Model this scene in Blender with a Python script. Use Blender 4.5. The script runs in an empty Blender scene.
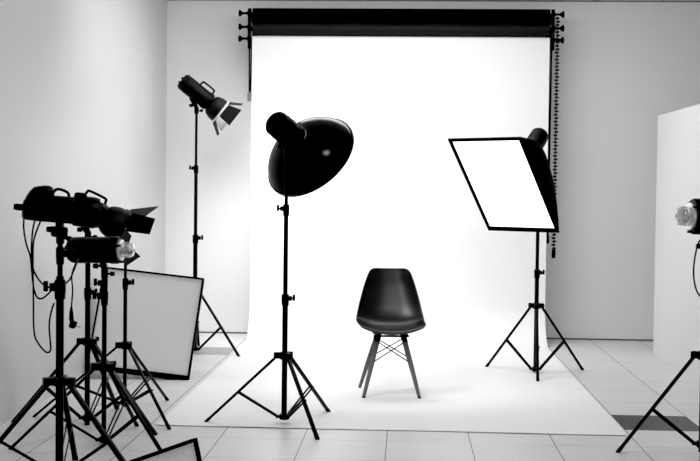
import bpy, bmesh, math
import numpy as np
from mathutils import Vector, Matrix, noise

V = Vector
PI = math.pi
scene = bpy.context.scene
COL = scene.collection
T = 0.46                       # floor tile, metres

# ------------------------------------------------------------------ camera
CAM = V((1.01505, -6.28376, 1.35716))
YAW, PITCH, ROLL, FPX = -0.0491928, -0.0320176, 0.0118747, 1151.53
FW = V((math.sin(YAW)*math.cos(PITCH), math.cos(YAW)*math.cos(PITCH), math.sin(PITCH)))
_r = V((math.cos(YAW), -math.sin(YAW), 0)); _u = _r.cross(FW)
RT = math.cos(ROLL)*_r + math.sin(ROLL)*_u
UP = RT.cross(FW)
cam_data = bpy.data.cameras.new('camera')
cam = bpy.data.objects.new('camera', cam_data); COL.objects.link(cam)
cam.matrix_world = Matrix(((RT.x, UP.x, -FW.x, CAM.x), (RT.y, UP.y, -FW.y, CAM.y), (RT.z, UP.z, -FW.z, CAM.z), (0, 0, 0, 1)))
cam_data.sensor_fit = 'HORIZONTAL'; cam_data.sensor_width = 36.0
cam_data.lens = FPX*36.0/700.0
cam_data.clip_start = 0.05
scene.camera = cam

def at(px, py, Y):
    """photo measurement -> point of the room in the plane y = Y"""
    d = FW + RT*((px-350.0)/FPX) - UP*((py-230.5)/FPX)
    return CAM + d*((Y-CAM.y)/d.y)

# ------------------------------------------------------------------ materials
def mat(name, val, rough=0.5, spec=0.5, metal=0.0, var=0.0, scale=8.0, bump=0.0, bscale=60.0, emit=0.0, coat=0.0):
    m = bpy.data.materials.new(name); m.use_nodes = True
    nt = m.node_tree; b = nt.nodes['Principled BSDF']
    b.inputs['Base Color'].default_value = (val, val, val, 1)
    b.inputs['Roughness'].default_value = rough
    b.inputs['Specular IOR Level'].default_value = spec
    b.inputs['Metallic'].default_value = metal
    b.inputs['Coat Weight'].default_value = coat
    tc = nt.nodes.new('ShaderNodeTexCoord')
    if var > 0:
        n = nt.nodes.new('ShaderNodeTexNoise'); n.inputs['Scale'].default_value = scale; n.inputs['Detail'].default_value = 4
        nt.links.new(tc.outputs['Object'], n.inputs['Vector'])
        r = nt.nodes.new('ShaderNodeMapRange')
        r.inputs['To Min'].default_value = val*(1-var); r.inputs['To Max'].default_value = val*(1+var)
        nt.links.new(n.outputs['Fac'], r.inputs['Value'])
        c = nt.nodes.new('ShaderNodeCombineColor')
        for k in range(3): nt.links.new(r.outputs['Result'], c.inputs[k])
        nt.links.new(c.outputs['Color'], b.inputs['Base Color'])
    if bump > 0:
        n2 = nt.nodes.new('ShaderNodeTexNoise'); n2.inputs['Scale'].default_value = bscale; n2.inputs['Detail'].default_value = 3
        nt.links.new(tc.outputs['Object'], n2.inputs['Vector'])
        bp = nt.nodes.new('ShaderNodeBump'); bp.inputs['Strength'].default_value = bump; bp.inputs['Distance'].default_value = 0.01
        nt.links.new(n2.outputs['Fac'], bp.inputs['Height']); nt.links.new(bp.outputs['Normal'], b.inputs['Normal'])
    if emit > 0:
        b.inputs['Emission Color'].default_value = (1, 1, 1, 1); b.inputs['Emission Strength'].default_value = emit
    return m

M = {}
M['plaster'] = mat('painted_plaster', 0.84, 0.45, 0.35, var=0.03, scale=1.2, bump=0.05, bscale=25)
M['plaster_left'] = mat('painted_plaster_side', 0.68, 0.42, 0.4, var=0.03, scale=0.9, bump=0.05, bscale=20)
M['ceiling'] = mat('ceiling_paint', 0.75, 0.7, 0.2, var=0.02)
M['paper'] = mat('white_seamless_paper', 0.90, 0.75, 0.15, var=0.008, scale=2, bump=0.03, bscale=5)
M['black_paper'] = mat('black_paper_roll', 0.003, 0.7, 0.08, var=0.1)
M['grey_paper'] = mat('charcoal_paper_roll', 0.014, 0.5, 0.15, var=0.1)
M['black_metal'] = mat('black_anodised_metal', 0.004, 0.42, 0.16, var=0.1, scale=30)
M['black_plastic'] = mat('black_plastic', 0.004, 0.45, 0.14, var=0.1, scale=30, bump=0.05, bscale=200)
M['rubber'] = mat('black_rubber', 0.008, 0.75, 0.2, var=0.1)
M['fabric'] = mat('black_softbox_fabric', 0.004, 0.75, 0.08, var=0.15, scale=40, bump=0.1, bscale=150)
M['dish'] = mat('black_gloss_enamel', 0.003, 0.16, 0.12, var=0.05)
M['silver'] = mat('silver_reflector_lining', 0.8, 0.35, 0.5, metal=0.8, var=0.05)
M['door'] = mat('barn_door_black', 0.007, 0.5, 0.2, var=0.1)
M['white_fabric'] = mat('white_diffuser_fabric', 0.80, 0.85, 0.1, var=0.015, scale=3)
M['lit_fabric'] = mat('lit_diffuser_fabric', 0.8, 0.8, 0.1, var=0.01, emit=2.0)
M['chair_shell'] = mat('black_chair_plastic', 0.006, 0.32, 0.42, var=0.05, bump=0.03, bscale=350)
M['wood'] = mat('grey_brown_wood', 0.13, 0.5, 0.35, var=0.18, scale=25)
M['board'] = mat('white_board', 0.80, 0.6, 0.25, var=0.01, scale=1.5)
M['chain'] = mat('grey_chain_plastic', 0.02, 0.45, 0.25, var=0.1)
M['grey_plastic'] = mat('grey_plastic', 0.15, 0.5, 0.4, var=0.05)
M['lit_ring'] = mat('lit_ring_tone', .7, .35, .5, var=.05)  # pale colour puts the bright crescent of the lit mouth into the ring
M['ceramic'] = mat('pale_ceramic', 0.85, 0.4, 0.5, var=0.05)
# glass
g = bpy.data.materials.new('clear_glass'); g.use_nodes = True
gb = g.node_tree.nodes['Principled BSDF']
gb.inputs['Transmission Weight'].default_value = 1.0; gb.inputs['Roughness'].default_value = 0.03; gb.inputs['IOR'].default_value = 1.45
M['glass'] = g

def floor_material():
    m = bpy.data.materials.new('floor_tiles'); m.use_nodes = True
    nt = m.node_tree; N = nt.nodes; L = nt.links; b = N['Principled BSDF']
    tc = N.new('ShaderNodeTexCoord'); sep = N.new('ShaderNodeSeparateXYZ'); L.new(tc.outputs['Object'], sep.inputs['Vector'])
    def math_(op, a, bb=None):
        n = N.new('ShaderNodeMath'); n.operation = op
        for k, v in enumerate((a, bb)):
            if v is None: continue
            if isinstance(v, (int, float)): n.inputs[k].default_value = v
            else: L.new(v, n.inputs[k])
        return n.outputs[0]
    u = math_('DIVIDE', sep.outputs['X'], T); v = math_('DIVIDE', sep.outputs['Y'], T)
    iu, iv = math_('FLOOR', u), math_('FLOOR', v)
    def line(t, w):                      # 1 inside the joint
        f = math_('FRACT', t); d = math_('ABSOLUTE', math_('SUBTRACT', f, 0.5))
        return math_('GREATER_THAN', d, 0.5-w)
    joint_u = math_('MULTIPLY', line(u, 0.0062), 0.85)
    joint_v = math_('MULTIPLY', line(v, 0.0058), 0.55)
    joint = math_('MAXIMUM', joint_u, joint_v)
    wn = N.new('ShaderNodeTexWhiteNoise'); wn.noise_dimensions = '2D'
    cb = N.new('ShaderNodeCombineXYZ'); L.new(iu, cb.inputs[0]); L.new(iv, cb.inputs[1]); L.new(cb.outputs[0], wn.inputs['Vector'])
    ns = N.new('ShaderNodeTexNoise'); ns.inputs['Scale'].default_value = 2.5; ns.inputs['Detail'].default_value = 5
    mp = N.new('ShaderNodeMapping'); mp.inputs['Scale'].default_value = (0.5, 3.5, 1); L.new(tc.outputs['Object'], mp.inputs['Vector']); L.new(mp.outputs[0], ns.inputs['Vector'])
    base = math_('ADD', math_('ADD', 0.70, math_('MULTIPLY', wn.outputs['Value'], 0.03)), math_('MULTIPLY', math_('SUBTRACT', ns.outputs['Fac'], 0.5), 0.10))
    def cell(a, c):
        return math_('MULTIPLY', math_('COMPARE', math_('SUBTRACT', iu, a), 0.0), math_('COMPARE', math_('SUBTRACT', iv, c), 0.0))
    for n in list(N):
        if n.type == 'MATH' and n.operation == 'COMPARE': n.inputs[2].default_value = 0.2
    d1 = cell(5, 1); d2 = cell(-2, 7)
    for n in list(N):
        if n.type == 'MATH' and n.operation == 'COMPARE': n.inputs[2].default_value = 0.2
    def mix(f, a, bb):                   # a*(1-f)+b*f
        return math_('ADD', math_('MULTIPLY', a, math_('SUBTRACT', 1.0, f)), math_('MULTIPLY', f, bb))
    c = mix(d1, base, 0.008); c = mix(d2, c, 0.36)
    c = mix(joint, c, 0.035)
    cc = N.new('ShaderNodeCombineColor')
    for k in range(3): L.new(c, cc.inputs[k])
    L.new(cc.outputs[0], b.inputs['Base Color'])
    b.inputs['Roughness'].default_value = 0.38; b.inputs['Specular IOR Level'].default_value = 0.4
    return m
M['floor'] = floor_material()
def ceiling_joints(m, step=0.61, off=-0.893):
    nt = m.node_tree; N = nt.nodes; L = nt.links; b = N['Principled BSDF']
    tc = N.new('ShaderNodeTexCoord'); sp = N.new('ShaderNodeSeparateXYZ'); L.new(tc.outputs['Object'], sp.inputs[0])
    outs = []
    for ax, o in (('X', off), ('Y', 4.692)):
        a = N.new('ShaderNodeMath'); a.operation = 'SUBTRACT'; L.new(sp.outputs[ax], a.inputs[0]); a.inputs[1].default_value = o-step*20.5
        d = N.new('ShaderNodeMath'); d.operation = 'DIVIDE'; L.new(a.outputs[0], d.inputs[0]); d.inputs[1].default_value = step
        f = N.new('ShaderNodeMath'); f.operation = 'FRACT'; L.new(d.outputs[0], f.inputs[0])
        c = N.new('ShaderNodeMath'); c.operation = 'COMPARE'; L.new(f.outputs[0], c.inputs[0]); c.inputs[1].default_value = .5; c.inputs[2].default_value = .011
        outs.append(c.outputs[0])
    mx = N.new('ShaderNodeMath'); mx.operation = 'MAXIMUM'; L.new(outs[0], mx.inputs[0]); L.new(outs[1], mx.inputs[1])
    mix = N.new('ShaderNodeMix'); mix.data_type = 'RGBA'; L.new(mx.outputs[0], mix.inputs['Factor'])
    mix.inputs['A'].default_value = (.82, .82, .82, 1); mix.inputs['B'].default_value = (.28, .28, .28, 1)
    L.new(mix.outputs['Result'], b.inputs['Base Color'])
ceiling_joints(M['ceiling'])

# ------------------------------------------------------------------ mesh helpers
def new(): return bmesh.new()

def frame(axis, up=(0, 0, 1)):
    """3x3 whose columns are right, forward(axis), up"""
    a = V(axis).normalized(); u = V(up)
    r = a.cross(u)
    if r.length < 1e-5: r = a.cross(V((1, 0, 0)))
    r.normalize(); u = r.cross(a).normalized()
    return Matrix((r, a, u)).transposed()

def tform(loc, axis=(0, 1, 0), up=(0, 0, 1)):
    return Matrix.Translation(V(loc)) @ frame(axis, up).to_4x4()

def ring_faces(bm, rings, cap0=True, cap1=True, closed=True):
    n = len(rings[0])
    for a, b in zip(rings[:-1], rings[1:]):
        for i in range(n if closed else n-1):
            j = (i+1) % n
            try: bm.faces.new((a[i], a[j], b[j], b[i]))
            except ValueError: pass
    if cap0 and closed: bm.faces.new(list(reversed(rings[0])))
    if cap1 and closed: bm.faces.new(rings[-1])

def add_tube(bm, pts, rad, seg=12, cap=True):
    pts = [V(p) for p in pts]; n = len(pts)
    if not isinstance(rad, (list, tuple)): rad = [rad]*n
    rings = []; prev = None
    for i, p in enumerate(pts):
        d = (pts[min(i+1, n-1)] - pts[max(i-1, 0)])
        if d.length < 1e-9: d = V((0, 0, 1))
        d.normalize()
        if prev is None:
            prev = d.orthogonal().normalized()
        x = (prev - d*prev.dot(d))
        if x.length < 1e-6: x = d.orthogonal()
        x.normalize(); y = d.cross(x); prev = x
        rings.append([bm.verts.new(p + (x*math.cos(2*PI*k/seg) + y*math.sin(2*PI*k/seg))*rad[i]) for k in range(seg)])
    ring_faces(bm, rings, cap, cap)

def add_lathe(bm, prof, mtx, seg=28, cap0=True, cap1=True, sx=1.0, sz=1.0):
    """prof = [(y along axis, radius)], axis = local +Y"""
    rings = []
    for y, r in prof:
        rings.append([bm.verts.new(mtx @ V((math.cos(2*PI*k/seg)*r*sx, y, math.sin(2*PI*k/seg)*r*sz))) for k in range(seg)])
    ring_faces(bm, rings, cap0, cap1)

def add_box(bm, size, mtx, bev=0.0, bseg=2):
    r = bmesh.ops.create_cube(bm, size=1.0)
    vs = r['verts']
    S = Matrix.Diagonal((size[0], size[1], size[2], 1))
    bmesh.ops.transform(bm, matrix=S, verts=vs)
    if bev > 0:
        es = list({e for v in vs for e in v.link_edges})
        q = bmesh.ops.bevel(bm, geom=es, offset=bev, segments=bseg, affect='EDGES', profile=0.5)
        vs = list({v for f in q['faces'] for v in f.verts} | {v for v in vs if v.is_valid})
    bmesh.ops.transform(bm, matrix=mtx, verts=vs)

def add_bar(bm, a, b, w, h, up=(0, 0, 1), bev=0.0):
    a, b = V(a), V(b); d = b-a
    add_box(bm, (w, d.length, h), tform((a+b)/2, d, up), bev)

def add_sphere(bm, c, r, seg=12, scale=(1, 1, 1)):
    q = bmesh.ops.create_uvsphere(bm, u_segments=seg, v_segments=max(6, seg//2), radius=r)
    bmesh.ops.transform(bm, matrix=Matrix.Translation(V(c)) @ Matrix.Diagonal((*scale, 1)), verts=q['verts'])

def add_plate(bm, poly, thick):
    """flat polygon (world points) with thickness"""
    p = [V(q) for q in poly]; n = (p[1]-p[0]).cross(p[2]-p[0]).normalized()*thick/2
    ring_faces(bm, [[bm.verts.new(q-n) for q in p], [bm.verts.new(q+n) for q in p]])

def wpos(o):
    return V(o['_w']) if o is not None and '_w' in o.keys() else V((0, 0, 0))

ORIG = {}
def obj(name, bm, m, parent=None, origin=None, smooth=35):
    """bm holds WORLD coordinates; links it as one mesh object"""
    bmesh.ops.recalc_face_normals(bm, faces=bm.faces[:])
    if parent is not None: org = ORIG[parent]
    else: org = V(origin) if origin is not None else V((0, 0, 0))
    bmesh.ops.translate(bm, vec=-org, verts=bm.verts[:])
    me = bpy.data.meshes.new(name); bm.to_mesh(me); bm.free()
    if smooth:
        for p in me.polygons: p.use_smooth = True
        me.set_sharp_from_angle(angle=math.radians(smooth))
    me.materials.append(m)
    o = bpy.data.objects.new(name, me); COL.objects.link(o)
    if parent is not None: o.parent = parent
    else: o.location = org
    ORIG[o] = org
    return o

def thing(name, label, cat, loc, group=None):
    o = bpy.data.objects.new(name, None); COL.objects.link(o)
    o.empty_display_size = 0.1; o.location = V(loc); ORIG[o] = V(loc)
    o['label'] = label; o['category'] = cat
    if group: o['group'] = group
    return o

def tag(o, label, cat, group=None):
    o['label'] = label; o['category'] = cat
    if group: o['group'] = group
    return o

def struct(name, bm, m, smooth=None):
    o = obj(name, bm, m, None, None, smooth); o['kind'] = 'structure'; return o

def smooth_path(pts, sub=6):
    pts = [V(p) for p in pts]; P = [pts[0]*2-pts[1]] + pts + [pts[-1]*2-pts[-2]]; out = []
    for i in range(1, len(P)-2):
        for k in range(sub):
            t = k/sub; a, b, c, d = P[i-1], P[i], P[i+1], P[i+2]
            out.append(0.5*((2*b) + (c-a)*t + (2*a-5*b+4*c-d)*t*t + (-a+3*b-3*c+d)*t**3))
    out.append(pts[-1]); return out

# ------------------------------------------------------------------ room shell
WY = 10.2*T; WX = -1.303; WR = 5.2; WF = -6.9; CH = 3.195
def quad_obj(name, pts, m):
    bm = new(); bm.faces.new([bm.verts.new(V(p)) for p in pts]); return struct(name, bm, m)
def slab(name, lo, hi, m):
    bm = new(); lo, hi = V(lo), V(hi); add_box(bm, hi-lo, Matrix.Translation((lo+hi)/2)); return struct(name, bm, m)
slab('floor', (WX-.1, WF, -.1), (WR+.1, WY+.1, 0), M['floor']).location = (0, 0, 0)
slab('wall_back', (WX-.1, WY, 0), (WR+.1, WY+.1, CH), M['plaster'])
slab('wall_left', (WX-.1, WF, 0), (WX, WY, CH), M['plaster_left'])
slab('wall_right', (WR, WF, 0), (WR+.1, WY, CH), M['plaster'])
slab('ceiling', (WX-.1, WF, CH), (WR+.1, WY+.1, CH+.1), M['ceiling'])
# dark sealant line along the foot of the wall, darker bead along the wall/ceiling edge
slab('baseboard_back', (WX, WY-.006, 0), (WR, WY, .012), mat('joint_grey', .10, .8, var=.3))
slab('trim_1', (WX, WY-.012, CH-.012), (WR, WY, CH), mat('ceiling_joint', .22, .8, var=.2))

# ------------------------------------------------------------------ backdrop
PXL, PXR = -0.422, 2.285
PY = 4.26                       # plane of the hanging paper
RZ = [at(400, y, PY).z for y in (15.0, 28.8, 40.2)]
RAD = [0.0625, 0.0625, 0.036]
def lathe_x(bm, x0, prof, y, z, seg=24):
    add_lathe(bm, prof, tform((x0, y, z), (1, 0, 0)), seg)
def spindle(root, x, y, z, sgn):
    bm = new()
    lathe_x(bm, x, [(0, .024), (sgn*.026, .022), (sgn*.040, .011), (sgn*.068, .011), (sgn*.082, .017), (sgn*.094, .030), (sgn*.108, .031), (sgn*.111, .022)], y, z, 14)
    obj('spindle', bm, M['black_plastic'], root)
roll_lab = ['black paper roll, topmost of the three rolls on the wall brackets',
            'dark grey paper roll between the black roll and the white paper']
for i in range(2):
    y = PY+.036
    r = thing('backdrop_paper_roll', roll_lab[i], 'paper roll', ((PXL+PXR)/2, y, RZ[i]-RAD[i]), 'rolled backdrops on the wall brackets')
    bm = new(); lathe_x(bm, PXL, [(0, RAD[i]-.02), (0, RAD[i]), (.01, RAD[i]), (PXR-PXL-.01, RAD[i]), (PXR-PXL, RAD[i]), (PXR-PXL, RAD[i]-.02)], y, RZ[i], 40)
    obj('paper', bm, (M['black_paper'], M['grey_paper'])[i], r)
    spindle(r, PXL-.02, y, RZ[i]+.016, -1); spindle(r, PXR+.02, y, RZ[i]+.016, 1)
    bm = new(); lathe_x(bm, PXL-.025, [(0, .022), (PXR-PXL+.05, .022)], y, RZ[i], 16)
    obj('core_tube', bm, M['black_plastic'], r)
bd = thing('paper_backdrop', 'white seamless paper hanging from the lowest roll and sweeping over the floor', 'backdrop', ((PXL+PXR)/2, PY, 0))
bm = new(); lathe_x(bm, PXL, [(0, .018), (0, RAD[2]), (PXR-PXL, RAD[2]), (PXR-PXL, .018)], PY+.036, RZ[2], 32)
obj('paper_roll', bm, M['paper'], bd)
spindle(bd, PXL-.02, PY+.036, RZ[2]+.012, -1); spindle(bd, PXR+.02, PY+.036, RZ[2]+.012, 1)
bm = new(); lathe_x(bm, PXL-.025, [(0, .017), (PXR-PXL+.05, .017)], PY+.036, RZ[2], 16)
obj('core_tube', bm, M['black_plastic'], bd)
prof = []
Rc = 0.34; z0 = 0.004
for k in range(11): prof.append((PY, RZ[2] + (Rc+z0-RZ[2])*k/10))
for k in range(1, 17):
    a = PI/2*k/16; prof.append((PY-Rc+Rc*math.cos(a), z0+Rc-Rc*math.sin(a)))
FE = 0.285
for k in range(1, 41): prof.append((PY-Rc+(FE-(PY-Rc))*k/40, z0))
bm = new(); nx = 48; rows = []
for j, (y, z) in enumerate(prof):
    row = []
    for i in range(nx+1):
        x = PXL+(PXR-PXL)*i/nx + (0.03 if i == 0 and False else 0)
        zz = z; yy = y
        if j > len(prof)-4:
            k = (j-(len(prof)-4))/3
            zz += k*0.006*max(0, noise.noise(V((x*2.2, 0, 3.3)))+.15); yy += k*.012*noise.noise(V((x*1.3, 5, 1)))
        row.append(bm.verts.new((x, yy, zz)))
    rows.append(row)
ring_faces(bm, rows, False, False, closed=False)
sheet = obj('paper_sheet', bm, M['paper'], bd, smooth=60)

def bracket(x, sgn, label):
    b = thing('backdrop_bracket', label, 'bracket', (x, WY, RZ[2]), 'backdrop wall brackets')
    bm = new(); add_box(bm, (.05, .012, RZ[0]-RZ[2]+.16), Matrix.Translation((x, WY-.006, (RZ[0]+RZ[2])/2)), .003)
    obj('wall_plate', bm, M['black_metal'], b)
    bm = new()
    add_box(bm, (.030, .05, RZ[0]-RZ[2]+.14), Matrix.Translation((x, PY+.04, (RZ[0]+RZ[2])/2-.01)), .003)
    add_box(bm, (.016, WY-PY-.05, .05), Matrix.Translation((x, (WY+PY+.05)/2, RZ[0]-.02)), .003)
    add_box(bm, (.016, WY-PY-.05, .05), Matrix.Translation((x, (WY+PY+.05)/2, RZ[2]-.02)), .003)
    obj('side_plate', bm, M['black_metal'], b)
    for z in RZ:
        bm = new(); lathe_x(bm, x-.016, [(0, .02), (0, .03), (.032, .03), (.032, .02)], PY+.036, z, 16)
        obj('hook', bm, M['black_metal'], b)
bracket(PXL-.030, -1, 'black bracket at the left end of the backdrop rolls')
bracket(PXR+.030, 1, 'black bracket at the right end of the backdrop rolls')

def chain(x, y, ztop, zbot, label, weight_mat, beads=True, wr=.018, wl=.07):
    c = thing('pull_chain', label, 'chain', (x, y, zbot), 'backdrop pull chains')
    bm = new()
    if beads:
        add_tube(bm, [(x, y, ztop), (x, y, zbot)], .004, 6)
        n = int((ztop-zbot)/.031)
        for k in range(n):
            add_box(bm, (.036, .014, .019), Matrix.Translation((x + (.003 if k % 2 else -.003), y, ztop-(k+.5)*(ztop-zbot)/n)), .004, 1)
        obj('chain_links', bm, M['chain'], c)
    else:
        add_tube(bm, [(x-.008, y, ztop), (x-.006, y, zbot)], .007, 8); add_tube(bm, [(x+.010, y+.01, ztop), (x+.005, y+.01, zbot)], .007, 8)
        obj('cord', bm, M['rubber'], c)
    bm = new(); add_tube(bm, [(x, y, zbot+.01), (x, y, zbot-.005), (x, y, zbot-wl+.01), (x, y, zbot-wl)], [wr*.6, wr, wr, wr*.7], 12)
    obj('weight', bm, weight_mat, c)
zt = RZ[2]-.0
p = at(250.6, 93, PY+.02); chain(PXL-.020, PY+.02, RZ[2]-.03, p.z, 'short pull cord with a grey weight at the left edge of the white paper', M['grey_plastic'], False, .022, .075)
p = at(553.2, 250, PY+.05); chain(p.x+.004, PY+.05, RZ[0], p.z, 'longer bead chain hanging at the right edge of the paper, outermost', M['black_plastic'], True, .018, .075)
p = at(549.0, 236, PY+.02); chain(PXR+.012, PY+.02, RZ[1], p.z, 'shorter plain cord hanging tight against the right edge of the paper', M['black_plastic'], False, .016, .07)

# ------------------------------------------------------------------ white board at right
bm = new()
A, B = V((3.181, 3.867, 0)), V((3.230, 1.55, 0)); d = (B-A); n = V((d.y, -d.x, 0)).normalized()*.03
for q in (0,):
    add_plate(bm, [A-n*.5+V((0, 0, .0)), B-n*.5, B-n*.5+V((0, 0, 2.065)), A-n*.5+V((0, 0, 2.065))], .03)
board = obj('foam_board', bm, M['board'], None, A, None)
tag(board, 'tall white board standing on the floor at the right edge', 'board')

# ------------------------------------------------------------------ light stands
def make_stand(x, y, R, angs, crown_z, hub_z, top_z, tubes, joints, label, foot_in=.55, crown='round', legw=.022, pole_bottom=None, group='black tripod light stands'):
    """tubes = [(z0, z1, radius)], joints = [(z, knob angle)]"""
    RR = R if isinstance(R, (list, tuple)) else [R]*3
    s = thing('light_stand', label, 'light stand', (x, y, 0), group)
    for k, (za, zb, r) in enumerate(tubes):
        bm = new(); add_lathe(bm, [(za, r*.9), (za, r), (zb-.004, r), (zb, r*.9)], tform((x, y, 0), (0, 0, 1), (0, 1, 0)), 16)
        obj(('lower_tube', 'middle_tube', 'upper_tube', 'top_tube')[min(k, 3)], bm, M['black_metal'], s)
    bm = new(); add_lathe(bm, [(top_z-.05, .009), (top_z-.012, .009), (top_z-.010, .006), (top_z-.006, .006), (top_z-.004, .009), (top_z, .008)], tform((x, y, 0), (0, 0, 1), (0, 1, 0)), 12)
    obj('spigot', bm, M['black_metal'], s)
    r0 = tubes[0][2]
    # crown
    bm = new()
    add_lathe(bm, [(crown_z-.022, r0+.003), (crown_z-.022, r0+.012), (crown_z+.018, r0+.012), (crown_z+.022, r0+.008), (crown_z+.022, r0)], tform((x, y, 0), (0, 0, 1), (0, 1, 0)), 20)
    cw = .032 if crown == 'round' else .045
    for a in angs:
        dr = V((math.cos(a), math.sin(a), 0)); b0 = V((x, y, crown_z))
        add_box(bm, (cw, .05 if crown == 'round' else .07, .036), tform(b0+dr*(r0+.022), dr), .004)
    obj('crown', bm, M['black_metal'], s)
    # crown lock knob
    a = angs[0]+PI/3; dr = V((math.cos(a), math.sin(a), 0)); bm = new()
    add_tube(bm, [V((x, y, crown_z+.008))+dr*r0, V((x, y, crown_z+.008))+dr*(r0+.034), V((x, y, crown_z+.012))+dr*(r0+.036), V((x, y, crown_z+.012))+dr*(r0+.05)], [.006, .006, .014, .013], 10)
    obj('lock_knob', bm, M['black_plastic'], s)
    # hub
    bm = new(); add_lathe(bm, [(hub_z-.016, r0), (hub_z-.016, r0+.010), (hub_z+.016, r0+.010), (hub_z+.016, r0)], tform((x, y, 0), (0, 0, 1), (0, 1, 0)), 18)
    for a in angs:
        dr = V((math.cos(a), math.sin(a), 0)); add_box(bm, (.026, .036, .018), tform(V((x, y, hub_z))+dr*(r0+.014), dr), .003)
    obj('hub', bm, M['black_metal'], s)
    for a, R in zip(angs, RR):
        dr = V((math.cos(a), math.sin(a), 0)); sd = V((-dr.y, dr.x, 0))
        p0 = V((x, y, crown_z-.004))+dr*(r0+.028); p1 = V((x, y, .007))+dr*(R-.012)
        bm = new(); add_bar(bm, p0, p1, legw, legw*.72, V((0, 0, 1)), .003)
        leg = obj('leg', bm, M['black_metal'], s)
        dd = (p1-p0).normalized()
        bm = new(); add_bar(bm, p1-dd*.03, p1+dd*.012, legw+.002, legw*.72+.002, V((0, 0, 1)), .004)
        obj('rubber_foot', bm, M['rubber'], leg)
        q = p0+(p1-p0)*foot_in; h = V((x, y, hub_z))+dr*(r0+.022)
        bm = new()
        for e in (-1, 1): add_bar(bm, q+sd*e*.013, h+sd*e*.010, .005, .012, V((0, 0, 1)), .001)
        add_tube(bm, [q-sd*.018, q+sd*.018], .005, 8); add_tube(bm, [h-sd*.016, h+sd*.016], .005, 8)
        obj('brace', bm, M['black_metal'], leg)
    for k, (z, ka, big) in enumerate(joints):
        r = max([t[2] for t in tubes if t[0]-.03 <= z <= t[1]+.03] or [.012])
        bm = new(); add_lathe(bm, [(z-.038*big, r), (z-.038*big, r+.004*big), (z-.005, r+.006*big), (z+.022*big, r+.006*big), (z+.03*big, r+.003), (z+.03*big, r-.002)], tform((x, y, 0), (0, 0, 1), (0, 1, 0)), 18)
        dr = V((math.cos(ka), math.sin(ka), 0)); c0 = V((x, y, z+.005))
        add_box(bm, (.022*big, .03*big, .028*big), tform(c0+dr*(r+.008), dr), .003)
        col = obj('clamp_collar', bm, M['black_plastic'], s)
        bm = new(); add_tube(bm, [c0+dr*(r+.015*big), c0+dr*(r+.028*big)], .005, 8)
        add_box(bm, (.012*big, .016*big, .036*big), tform(c0+dr*(r+.034*big)+V((0, 0, .004)), dr), .004)
        obj('clamp_knob', bm, M['black_plastic'], col)
    return s
D = math.radians
# stand under the beauty dish
make_stand(.311, .411, .472, [D(179.5), D(59.5), D(-60.5)], .405, .045, 1.60,
           [(.03, .74, .0165), (.70, 1.27, .0135), (1.24, 1.60, .011)], [(.735, D(5), 1), (1.26, D(185), 1)],
           'black tripod stand under the large round dish, left of the chair')
# stand under the glowing softbox
make_stand(2.016, 2.574, .44, [D(146), D(26), D(-94)], .515, .028, 1.66,
           [(.015, .78, .0165), (.74, 1.32, .0135), (1.3, 1.66, .011)], [(.765, D(5), 1), (1.38, D(185), 1)],
           'black tripod stand under the glowing softbox, right of the chair')
# tall stand by the corner
make_stand(-.755, 3.302, .45, [D(-24), D(96), D(216)], .52, .035, 2.075,
           [(.02, .98, .0185), (.94, 1.58, .0150), (1.55, 2.06, .011)], [(.965, D(5), 1.1), (1.55, D(190), 1)],
           'tallest black tripod stand, behind the leaning grey-faced softbox')
# left cluster
L1 = (-.580, -1.050); L2 = (-.820, .270); L3 = (-.592, -.22); L4 = (-.677, .580)
make_stand(*L1, .46, [D(207), D(97), D(-18)], .475, .06, 1.165,
           [(.03, .96, .0185), (.93, 1.165, .0125)], [(.905, D(190), 1.35), (1.06, D(20), 1.2)],
           'nearest and thickest black tripod stand at far left, with cables hanging on it', crown='square', legw=.026)
make_stand(*L2, [.52, .50, .455], [D(-28), D(84), D(176)], .485, .04, 1.12,
           [(.0, .76, .0155), (.72, 1.12, .0150)], [(.765, D(0), 1)],
           'black tripod stand second from the left, under the head with barn doors', legw=.024)
make_stand(*L3, .49, [D(-36), D(82), D(202)], .420, .025, .93,
           [(.02, .80, .0130), (.76, .93, .0110)], [(.79, D(180), 1.2), (.86, D(185), 1.1)],
           'black tripod stand third from the left, under the head with a bare glass tube', crown='square', legw=.020)
make_stand(*L4, .54, [D(193), D(312), D(73)], .425, .075, .935,
           [(.05, .82, .0120), (.79, .935, .0095)], [(.80, D(0), 1)],
           'black tripod stand with nothing mounted on it, rightmost of the four clustered at left', legw=.018)
# stand at the right edge
make_stand(2.535, -.36, .45, [D(150), D(256), D(30)], .555, .10, 1.10,
           [(.06, .82, .0170), (.8, 1.10, .0130)], [(.8, D(0), 1)],
           'black tripod stand cut off by the right edge, in front of the white board', legw=.024)

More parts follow.
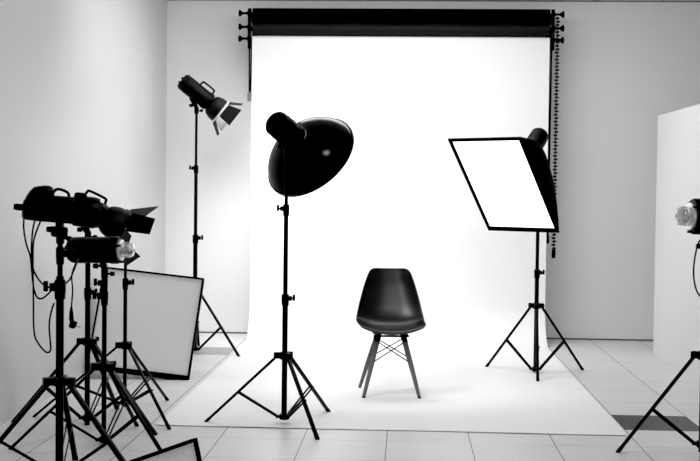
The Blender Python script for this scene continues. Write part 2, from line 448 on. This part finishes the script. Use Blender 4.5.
# ------------------------------------------------------------------ studio strobe heads
def bracket_part(root, pole, axis_pt, body_r, z_pole):
    """vertical tilt bracket from the stand's spigot up to the body"""
    x, y = pole; bm = new()
    add_tube(bm, [(x, y, z_pole-.055), (x, y, z_pole-.05), (x, y, z_pole+.0), (x, y, z_pole+.004)], [.017, .019, .019, .015], 14)
    a = V((x, y, z_pole)); b = V(axis_pt); m = (a+b)/2
    add_box(bm, (.034, .034, max(.02, (b-a).length)), tform(m, V((0, 1, 0)) if abs((b-a).normalized().y) < .9 else V((1, 0, 0)), (b-a)), .006)
    o = obj('tilt_bracket', bm, M['black_metal'], root)
    bm = new(); c = V((x, y, z_pole-.03))
    add_tube(bm, [c, c+V((.035, -.01, 0)), c+V((.037, -.01, 0)), c+V((.055, -.014, 0))], [.006, .006, .013, .011], 10)
    obj('bracket_knob', bm, M['black_plastic'], o)
    k = V((x, y, z_pole+.012)); bm = new()
    add_tube(bm, [k, k+V((-.03, -.02, .0)), k+V((-.032, -.021, 0)), k+V((-.052, -.034, 0))], [.007, .007, .015, .013], 10)
    obj('tilt_knob', bm, M['black_plastic'], o)

def make_strobe(label, pole, z_pole, centre, axis, r=.064, rear=.20, front=.12, handle=True, kind='plain', up=(0, 0, 1), handle_y=0.0, bracket_y=0.0, group='studio strobe heads', spin=0.0, ring_mat='lit_ring', door=1.0):
    mtx = tform(centre, axis, up)
    s = thing('studio_strobe', label, 'studio light', (pole[0], pole[1], z_pole), group)
    L = lambda x, y, z: mtx @ V((x, y, z))
    bm = new()
    add_lathe(bm, [(-rear, r*.86), (-rear+.012, r*.98), (-rear+.03, r), (-rear+.034, r*.96), (-rear+.04, r), (front-.05, r), (front-.046, r*1.06), (front-.012, r*1.06), (front, r*.98)], mtx, 32)
    for k in range(4):                                       # cooling ribs
        y = -rear+.055+k*.016
        add_lathe(bm, [(y, r*.98), (y+.002, r*1.02), (y+.006, r*1.02), (y+.008, r*.98)], mtx, 32)
    obj('body', bm, M['black_plastic'], s)
    bm = new(); add_lathe(bm, [(-rear+.002, r*.80), (-rear-.006, r*.80), (-rear-.008, r*.74)], mtx, 28)
    for a, e in ((.4, .012), (2.4, .010), (3.9, .008), (5.3, .010)):
        add_lathe(bm, [(-rear-.004, e), (-rear-.018, e), (-rear-.020, e*.7)], mtx @ Matrix.Translation((math.cos(a)*r*.45, 0, math.sin(a)*r*.45)), 12)
    obj('rear_panel', bm, M['black_plastic'], s)
    if handle:
        hy = handle_y; bm = new()
        pts = [L(0, hy-.065, r*.9), L(0, hy-.060, r+.022), L(0, hy-.048, r+.034), L(0, hy+.048, r+.034), L(0, hy+.060, r+.022), L(0, hy+.065, r*.9)]
        add_tube(bm, smooth_path(pts, 4), .008, 10); obj('handle', bm, M['black_plastic'], s)
    bracket_part(s, pole, L(0, bracket_y, -r*.9), r, z_pole)
    if kind == 'barn':
        f0 = front
        bm = new(); add_lathe(bm, [(f0-.02, r*.80), (f0+.004, r*.82), (f0+.010, r*1.02), (f0+.030, r*1.22), (f0+.065, r*1.38), (f0+.105, r*1.42), (f0+.110, r*1.42), (f0+.110, r*1.37), (f0+.065, r*1.32), (f0+.02, r*.7)], mtx, 36, False, False)
        obj('reflector', bm, M['door'], s)
        bm = new(); add_lathe(bm, [(f0+.109, r*1.36), (f0+.065, r*1.31), (f0+.025, r*.70), (f0+.02, r*.2)], mtx, 36, False, True)
        obj('reflector_lining', bm, M['silver'], s)
        R = r*1.42; bm = new(); add_lathe(bm, [(f0+.108, R*.97), (f0+.108, R*1.05), (f0+.124, R*1.05), (f0+.124, R*.97)], mtx, 36, False, False)
        add_lathe(bm, [(f0+.124, R*.97), (f0+.108, R*.97)], mtx, 36, False, False)
        obj('barn_door_ring', bm, M[ring_mat], s)
        for k, (ln, w0, w1, fl) in enumerate(((.115, .062, .042, .62), (.120, .062, .085, .50), (.115, .062, .042, .62), (.120, .062, .085, .50))):
            ang = PI/2*k+PI/2+spin; ln, w1 = ln*door, w1*door
            o_ = V((math.cos(ang), 0, math.sin(ang))); t_ = V((-math.sin(ang), 0, math.cos(ang)))
            h0 = o_*R*.98 + V((0, f0+.128, 0)); dd = (V((0, 1, 0))*math.cos(fl) + o_*math.sin(fl))
            bm = new(); add_plate(bm, [mtx @ (h0-t_*w0), mtx @ (h0+t_*w0), mtx @ (h0+dd*ln+t_*w1), mtx @ (h0+dd*ln-t_*w1)], .003)
            add_tube(bm, [mtx @ (h0-t_*w0*.7), mtx @ (h0+t_*w0*.7)], .004, 8)
            obj('barn_door', bm, M['door'], s)
    if kind == 'tube':
        f0 = front
        bm = new(); add_lathe(bm, [(f0-.01, r*.80), (f0+.012, r*.80), (f0+.014, r*.62), (f0+.014, r*.2)], mtx, 28)
        obj('reflector_plate', bm, M['silver'], s)
        bm = new()
        ro = r*.58; ri = ro-.004
        add_lathe(bm, [(f0+.012, ro), (f0+.055, ro), (f0+.068, ro*.9), (f0+.076, ro*.6), (f0+.079, ro*.15), (f0+.075, ri*.15), (f0+.072, ri*.55), (f0+.065, ri*.88), (f0+.054, ri), (f0+.012, ri)], mtx, 28, False, False)
        obj('glass_dome', bm, M['glass'], s)
        bm = new()
        pts = [L(math.cos(t)*r*.36, f0+.034, math.sin(t)*r*.36) for t in [i*PI*1.8/20 for i in range(21)]]
        add_tube(bm, [L(r*.36, f0+.01, 0)]+pts+[pts[-1]+(L(0, -.024, 0)-L(0, 0, 0))], .0055, 8); obj('flash_tube', bm, M['ceramic'], s)
        bm = new(); add_lathe(bm, [(f0+.01, .011), (f0+.045, .011), (f0+.055, .008), (f0+.058, .003)], mtx, 12); obj('modelling_lamp', bm, M['silver'], s)
        for a in (0.4, 2.5, 4.6):
            bm = new(); add_box(bm, (.014, .03, .010), mtx @ Matrix.Translation((math.cos(a)*r*.93, f0+.008, math.sin(a)*r*.93)), .003)
            obj('mount_claw', bm, M['black_metal'], s)
    return s, mtx

# A: tall stand, pointing down at the paper
ax = V((.74, .22, -.60)).normalized()
c = at(199.3, 94.5, 3.302)
sA, mA = make_strobe('strobe head with open barn doors on the tallest stand, upper left', (-.755, 3.302), 2.065, c, ax, .073, .180, .110, True, 'barn', handle_y=.02, bracket_y=-.04, spin=.12)

# B: beauty dish
cB = at(310.5, 157.0, .63)                              # rim centre of the dish
aB = V((.47, .63, -.60)).normalized()
aS = V((.55, .70, -.46)).normalized()                           # axis of the head on the dish
mB = tform(cB, aB)
DR = .293
sB, _ = make_strobe('strobe head behind the large round dish, pointing down at the chair', (.311, .411), 1.615, cB-aB*.165-aS*.10, aS, .078, .105, .09, False, 'plain', bracket_y=-.03)
bdh = thing('beauty_dish', 'large round black dish reflector seen from behind, left of the chair', 'reflector', cB)
prof = [(-.178, .082), (-.172, .084), (-.170, .11), (-.158, .150), (-.130, .200), (-.085, .248), (-.03, .285), (0, DR)]
pr_ = smooth_path([(y, r, 0) for y, r in prof[2:]], 5)
bm = new(); add_lathe(bm, prof[:2]+[(p.x, p.y) for p in pr_], mB, 64, False, False); obj('bowl', bm, M['dish'], bdh, smooth=50)
bm = new(); add_lathe(bm, [(p.x+.006, p.y-.006) for p in pr_], mB, 64, True, False); obj('white_lining', bm, M['white_fabric'], bdh, smooth=50)
bm = new(); add_lathe(bm, [(-.012, DR-.004), (-.012, DR+.004), (.004, DR+.006), (.012, DR+.003), (.012, DR-.010), (-.0, DR-.012), (-.012, DR-.004)], mB, 64, False, False); obj('rim', bm, M['dish'], bdh)
bm = new(); add_lathe(bm, [(-.09, .01), (-.085, .075), (-.075, .08), (-.072, .01)], mB, 32); obj('deflector', bm, M['white_fabric'], bdh)

# ------------------------------------------------------------------ softboxes
def make_softbox(label, c, yaw, tilt, roll, w, h, depth, face_mat, rim=.018, lip=.03, ring_r=.09, bulge=.55, group='rectangular softboxes', base=None, off=0.0, rim_b=None, bulge_y=None):
    rb = rim if rim_b is None else rim_b
    n = V((math.sin(yaw)*math.cos(tilt), -math.cos(yaw)*math.cos(tilt), math.sin(tilt)))
    hx = V((math.cos(yaw), math.sin(yaw), 0)); up = n.cross(hx)
    if up.z < 0: up = -up
    a = math.cos(roll)*hx + math.sin(roll)*up; b = -math.sin(roll)*hx + math.cos(roll)*up
    P = lambda x, y, z: V(c) + a*x + b*y + n*z
    s = thing('softbox', label, 'softbox', base or c, group)
    bm = new(); nv = 12
    vs = [[bm.verts.new(P((w/2-rim)*(2*i/nv-1), -(h/2-rb)+(h-rim-rb)*j/nv, -.012)) for i in range(nv+1)] for j in range(nv+1)]
    ring_faces(bm, vs, False, False, False)
    obj('diffuser', bm, face_mat, s)
    bm = new()                                              # fabric rim: mitred frame
    def loop(x, y, z, yb=None): return [bm.verts.new(P(sx*x, (y if sy > 0 else -(yb or y)), z)) for sx, sy in ((-1, -1), (1, -1), (1, 1), (-1, 1))]
    lo = [loop(w/2-rim, h/2-rim, -.016, h/2-rb), loop(w/2-rim, h/2-rim, 0.0, h/2-rb), loop(w/2, h/2, 0.0), loop(w/2, h/2, -lip), ]
    ring_faces(bm, lo, False, False); obj('rim', bm, M['fabric'], s, smooth=20)
    bm = new(); rows = []; nper = 16
    for k in range(13):
        t = k/12; f = (1-t)**bulge if t < 1 else 0; fy = (1-t)**(bulge_y or bulge) if t < 1 else 0
        z = -lip*.95 - depth*t; row = []
        for i in range(4*nper):
            sgm, q = divmod(i, nper); q = q/nper*2-1
            x, y = ((q, -1), (1, q), (-q, 1), (-1, -q))[sgm]
            cx, cy = x*w/2*.995, y*h/2*.995
            l = math.hypot(x, y); rx, ry = x/l*ring_r+off, y/l*ring_r
            row.append(bm.verts.new(P(rx+(cx-rx)*f, ry+(cy-ry)*fy, z)))
        rows.append(row)
    ring_faces(bm, rows, False, False); obj('shell', bm, M['fabric'], s, smooth=30)
    bm = new()
    mt = tform(P(off, 0, -lip-depth), -n, b)
    add_lathe(bm, [(-.01, ring_r*.82), (-.01, ring_r*1.08), (.014, ring_r*1.08), (.02, ring_r*.82), (-.01, ring_r*.82)], mt, 32, False, False)
    obj('speed_ring', bm, M['black_metal'], s)
    return s, n, P
cS = V((1.725, 2.253, 1.423))
sS, nS, PS = make_softbox('glowing white softbox tilted down on the stand right of the chair', cS, -.605, -.725, 0, .605, .905, .38, M['lit_fabric'], rim=.024, lip=.012, ring_r=.075, bulge=.34, off=.05, bulge_y=.9, rim_b=.036)
bS = cS - nS*.50
make_strobe('strobe head at the back of the glowing softbox', (2.016, 2.574), 1.66, cS-nS*.50+V((.041, -.028, 0)), nS, .070, .115, .085, False, 'plain', bracket_y=.02)

# softbox standing on the floor behind the cluster of stands
tl, rl = .299, -.11
hF = .751; n_ = V((math.sin(.075)*math.cos(tl), -math.cos(.075)*math.cos(tl), math.sin(tl)))
upF = V((0, 0, 1)) - n_*n_.z; upF.normalize()
cF = V((-.868, 1.888, .040)) + upF*hF/2
make_softbox('unlit square softbox with a grey-white face leaning back on the floor at left', cF, .075, tl, rl, .745, .762, .30, M['white_fabric'], rim=.012, lip=.05, ring_r=.08, bulge=.6, base=(-.868, 1.888, 0), rim_b=.035)
# softbox close to the camera, bottom edge
E2 = at(197.3, 437.6, -2.75)
yaw2, tilt2 = 1.19, .25
n2 = V((math.sin(yaw2)*math.cos(tilt2), -math.cos(yaw2)*math.cos(tilt2), math.sin(tilt2))); h2 = V((math.cos(yaw2), math.sin(yaw2), 0))
u2 = V((0, 0, 1))-n2*n2.z; u2.normalize()
H2 = E2.z/u2.z
c2 = E2 - h2*.40 - u2*H2/2
make_softbox('softbox with a pale face cut off by the bottom edge, nearest the camera', c2, yaw2, tilt2, 0, .80, H2, .28, M['white_fabric'], rim=.010, lip=.02, ring_r=.08, bulge=.6, base=(c2.x, c2.y, 0))

# ------------------------------------------------------------------ left cluster of heads
# L1: big head with rounded cover
def big_head():
    pole = L1; c = at(60.5, 209.3, L1[1]); axis = V((.93, .36, -.075)).normalized(); mtx = tform(c, axis)
    s = thing('studio_strobe', 'big strobe head with rounded rear cover on the nearest stand, far left', 'studio light', (pole[0], pole[1], 1.165), 'studio strobe heads')
    L = lambda x, y, z: mtx @ V((x, y, z))
    bm = new()
    def sec(y, w, zb, zt, e=.35, n=24):
        out = []
        for k in range(n):
            a = 2*PI*k/n; cx = math.copysign(abs(math.cos(a))**e, math.cos(a)); cz = math.copysign(abs(math.sin(a))**e, math.sin(a))
            out.append(bm.verts.new(L(cx*w/2, y, (zb+zt)/2+cz*(zt-zb)/2)))
        return out
    ring_faces(bm, [sec(-.168, .09, -.045, .015), sec(-.164, .115, -.056, .030), sec(-.150, .128, -.060, .045), sec(-.10, .13, -.063, .060), sec(.03, .13, -.063, .062), sec(.06, .13, -.064, .060, .5)])
    obj('body', bm, M['black_plastic'], s)
    bm = new()
    ring_faces(bm, [sec(-.162, .10, -.01, .022, .6), sec(-.157, .115, -.01, .045, .6), sec(-.142, .122, .0, .073, .6), sec(-.125, .124, .0, .093, .6), sec(-.08, .122, .0, .104, .6), sec(-.055, .116, .0, .104, .6), sec(-.042, .105, .01, .096, .6), sec(-.036, .09, .02, .07, .6)])
    obj('rear_cover', bm, M['black_plastic'], s, smooth=50)
    bm = new(); add_lathe(bm, [(-.166, .016), (-.196, .016), (-.208, .012)], mtx @ Matrix.Translation((0, 0, -.005)), 14); obj('rear_knob', bm, M['black_plastic'], s)
    bm = new(); add_lathe(bm, [(.05, .058), (.065, .068), (.10, .070), (.125, .073), (.155, .073), (.168, .068), (.168, .05)], mtx @ Matrix.Translation((0, 0, -.004)), 36)
    obj('front_barrel', bm, M['black_plastic'], s)
    bm = new(); add_lathe(bm, [(.166, .068), (.171, .069), (.174, .066), (.174, .060), (.160, .055)], mtx @ Matrix.Translation((0, 0, -.004)), 36, False, True); obj('front_ring', bm, M['grey_paper'], s)
    bm = new(); add_tube(bm, smooth_path([L(0, -.04, .058), L(0, -.035, .080), L(0, -.015, .092), L(0, .025, .080), L(0, .035, .058)], 4), .007, 10); obj('handle', bm, M['black_plastic'], s)
    bm = new(); add_box(bm, (.05, .055, .03), mtx @ Matrix.Translation((0, .085, .070)), .012, 3); obj('lock_lever', bm, M['black_plastic'], s)
    bm = new(); add_box(bm, (.1, .10, .003), mtx @ Matrix.Translation((0.018, -.05, .028)), .001); 
    obj('side_stripe', bm, M['grey_paper'], s)
    bracket_part(s, pole, L(0, 0, -.055), .06, 1.165)
    bm = new(); add_box(bm, (.06, .075, .05), tform(V((pole[0]-.004, pole[1], 1.165)), axis), .012, 2); obj('bracket_block', bm, M['black_metal'], s)
big_head()
# L2: barn door head (behind)
ax2 = V((.80, .42, -.43)).normalized()
c = at(92.0, 212.0, L2[1]+.02)
make_strobe('strobe head with barn doors in the cluster at left, behind the big head', L2, 1.12, c, ax2, .070, .12, .07, True, 'barn', handle_y=-.015, bracket_y=-.06, spin=.35+PI/2, ring_mat='door', door=1.25)
# L3: bare tube head in front
ax3 = V((.985, -.10, .02)).normalized()
c = at(97, 250.0, L3[1])
make_strobe('strobe head with a bare glass flash tube in the cluster at left', L3, .945, c, ax3, .070, .148, .128, False, 'tube', bracket_y=.03)
# R: bare tube head at the right edge
ax4 = V((-.97, -.15, .02)).normalized()
c = at(721, 218, -.36)
make_strobe('strobe head with a glass flash tube cut off by the right edge', (2.535, -.36), 1.10, at(711.5, 217, -.36), ax4, .086, .16, .105, False, 'tube', bracket_y=.0)

# ------------------------------------------------------------------ cables
def cable(name_label, pix, r=.0042, plug=False, cat='cable', group='loose power cables'):
    pts = [at(x, y, Y) for x, y, Y in pix]
    c = thing('power_cable', name_label, cat, pts[-1], group)
    bm = new(); add_tube(bm, smooth_path(pts, 6), r, 8); obj('cord', bm, M['rubber'], c)
    if plug:
        e = pts[-1]; bm = new()
        add_tube(bm, [e+V((0, 0, .06)), e+V((0, 0, .03)), e, e+V((.004, 0, -.03))], [.006, .011, .013, .012], 10)
        add_box(bm, (.05, .034, .04), tform(e+V((.010, 0, -.036)), V((.9, 0, -.35))), .010, 3); obj('plug_body', bm, M['rubber'], c)
        bm = new(); q = e+V((.032, 0, -.044))
        for dy in (-.010, .010): add_tube(bm, [q+V((0, dy, 0)), q+V((.024, dy, -.008))], .0028, 8)
        obj('plug_pin', bm, M['silver'], c)
    return c
YL = L1[1]
cable('black cable hanging lowest in a long loop from the big strobe head', [(41.5, 219, YL-.04), (37, 230, YL-.05), (33.5, 243, YL-.05), (33, 265, YL-.05), (33.4, 300, YL-.05), (34, 331, YL-.05), (38, 343, YL-.05), (46, 352, YL-.05), (50.5, 350, YL-.05), (50, 338, YL-.05), (49.2, 325, YL-.04), (51, 313, YL-.03), (54, 303, YL-.025)])
cable('black cable from the rear of the big head, looping to its collar', [(24, 217, YL-.03), (23.7, 228, YL-.04), (26, 243, YL-.06), (30.2, 256, YL-.06), (31.5, 268, YL-.06), (33.5, 287, YL-.06), (37, 297, YL-.06), (42, 298.5, YL-.06), (48, 294, YL-.05), (52, 290, YL-.04), (56, 286, YL-.03)])
cable('black cable in the shallowest loop under the big strobe head', [(35, 219, YL-.045), (32.5, 232, YL-.04), (31.5, 250, YL-.04), (32.5, 266, YL-.04), (37, 277, YL-.04), (44, 285, YL-.04), (51, 287, YL-.035), (56, 282, YL-.03)])
cable('black cable with a plug hanging between the two leftmost stands', [(78, 238, L2[1]-.34), (79, 250, L2[1]-.3), (76, 262, L2[1]-.3), (71.8, 275, L2[1]-.3), (72.6, 290, L2[1]-.3), (71.6, 305, L2[1]-.3), (71.3, 318, L2[1]-.3)], plug=True)
cable('black cable curving from the collar of the nearest stand up to its neighbour', [(64, 285, YL+.03), (70, 279, YL+.1), (74, 270, YL+.15), (77, 263, YL+.25), (78.5, 259, YL+.4)])
YR = -.36
cable('black cable drooping from the strobe head at the right edge', [(702, 238, YR-.05), (698, 244, YR-.06), (694.5, 260, YR-.07), (693.6, 275, YR-.07), (696, 289, YR-.07), (701, 297, YR-.06), (706, 300, YR-.05), (712, 290, YR-.04), (711, 270, YR-.03)])

# ------------------------------------------------------------------ chair
def chair():
    O = V((.915, 1.53, .004)); rz = math.radians(4)
    R4 = Matrix.Translation(O) @ Matrix.Rotation(rz, 4, 'Z')
    s = thing('shell_chair', 'black moulded plastic shell chair with wooden dowel legs on the white paper', 'chair', O)
    prof = [(-.240, .424, .205), (-.236, .436, .216), (-.222, .444, .224), (-.175, .444, .230), (-.07, .430, .234), (.02, .425, .236), (.090, .437, .236), (.140, .470, .233), (.177, .525, .224), (.208, .60, .208), (.243, .71, .178), (.258, .775, .156), (.264, .806, .142), (.267, .824, .126), (.268, .833, .100)]
    P = smooth_path([V(p) for p in prof], 3)
    bm = new(); nv = 20; rows = []; n = len(P)
    for i, p in enumerate(P):
        q = P[min(i+1, n-1)]-P[max(i-1, 0)]; ln = math.hypot(q.x, q.y); ny, nz = -q.y/ln, q.x/ln     # surface normal (y,z) towards the sitter
        t = i/(n-1)
        lift = .046 if t < .25 else .062
        ex = 2.2 if t < .25 else 2.6
        if t > .8: lift = .062*(1-(t-.8)/.2*.55)
        if t < .16:                                   # the front lip rolls upwards at its corners
            ny, nz = 0.0, 1.0
        row = []
        for k in range(nv+1):
            v = 2*k/nv-1; e = abs(v)**ex*lift
            row.append(bm.verts.new(R4 @ V((v*p.z, p.x+ny*e, p.y+nz*e))))
        rows.append(row)
    ring_faces(bm, rows, False, False, False)
    sh = obj('seat_shell', bm, M['chair_shell'], s, smooth=80)
    so = sh.modifiers.new('thickness', 'SOLIDIFY'); so.thickness = .007; so.offset = 0
    ss = sh.modifiers.new('smooth', 'SUBSURF'); ss.levels = 1; ss.render_levels = 1
    tops = {}; feet = {}
    for sx in (-1, 1):
        for sy in (-1, 1):
            a = V((sx*.088, sy*.085+.0, .385)); b = V((sx*(.186 if sy < 0 else .200), sy*.205, 0)); tops[sx, sy], feet[sx, sy] = a, b
            bm = new(); add_tube(bm, [R4 @ a, R4 @ a.lerp(b, .08), R4 @ a.lerp(b, .45), R4 @ a.lerp(b, .985)], [.0155, .0165, .0165, .0115], 16)
            lg = obj('leg', bm, M['wood'], s)
            bm = new(); add_tube(bm, [R4 @ a.lerp(b, .98), R4 @ b], [.0120, .0115], 12); obj('foot_glide', bm, M['rubber'], lg)
            bm = new(); add_tube(bm, [R4 @ (a+V((-sx*.01, -sy*.01, .03))), R4 @ a, R4 @ a.lerp(b, .07)], [.014, .0185, .0185], 12); obj('metal_cap', bm, M['black_metal'], lg)
    for (k1, k2) in (((-1, -1), (1, -1)), ((1, -1), (1, 1)), ((1, 1), (-1, 1)), ((-1, 1), (-1, -1))):
        for A_, B_ in ((k1, k2), (k2, k1)):
            bm = new(); add_tube(bm, [R4 @ tops[A_].lerp(feet[A_], .06), R4 @ tops[B_].lerp(feet[B_], .42)], .0038, 8); obj('cross_brace', bm, M['black_metal'], s)
            bm = new()
    bm = new()
    for sx in (-1, 1):
        add_bar(bm, R4 @ V((sx*.10, -.12, .404)), R4 @ V((sx*.10, .11, .404)), .03, .012, (0, 0, 1), .003)
    for sy in (-1, 1):
        add_bar(bm, R4 @ V((-.12, sy*.085, .398)), R4 @ V((.12, sy*.085, .398)), .025, .012, (0, 0, 1), .003)
    obj('mount_frame', bm, M['black_metal'], s)
chair()

# ------------------------------------------------------------------ light
def lamp(name, kind, loc, target, energy, **kw):
    l = bpy.data.lights.new(name, kind); l.energy = energy
    for k, v in kw.items(): setattr(l, k, v)
    o = bpy.data.objects.new(name, l); COL.objects.link(o); o.location = V(loc)
    o.rotation_euler = (V(target)-V(loc)).to_track_quat('-Z', 'Y').to_euler(); return o
lamp('overhead_fill', 'AREA', (.75, 2.7, 3.15), (.75, 2.7, 0), 40, shape='RECTANGLE', size=2.4, size_y=1.4)  # added unseen fill overhead, lightens floor and walls
lamp('overhead_fill', 'AREA', (1.1, -1.6, 3.12), (.6, -.6, 0), 24, shape='DISK', size=.6)  # second added fill over the front, a disk for a round glint on the dish
lamp('wall_wash_fill', 'AREA', (1.0, 1.9, 3.1), (.6, 4.6, 1.1), 24, shape='RECTANGLE', size=3.4, size_y=.4)  # added wash with no fixture behind it, brightens back wall and paper
lamp('dish_lamp', 'SPOT', cB+aB*.03, (.91, 1.6, .5), 35, spot_size=math.radians(75), spot_blend=.8, shadow_soft_size=.2)
mouth = mA @ V((0, .24, 0))
lamp('barn_door_lamp', 'SPOT', mouth, (-.05, 4.6, 1.15), 150, spot_size=math.radians(130), spot_blend=1.0, shadow_soft_size=.08)
w = bpy.data.worlds.new('world'); scene.world = w; w.use_nodes = True
w.node_tree.nodes['Background'].inputs[0].default_value = (.8, .8, .8, 1)
w.node_tree.nodes['Background'].inputs[1].default_value = 1.15
scene.view_settings.view_transform = 'Standard'
scene.view_settings.look = 'None'
scene.view_settings.exposure = 0.10
scene.view_settings.use_curve_mapping = True
cm = scene.view_settings.curve_mapping
cm.black_level = (.012, .012, .012); cm.update()
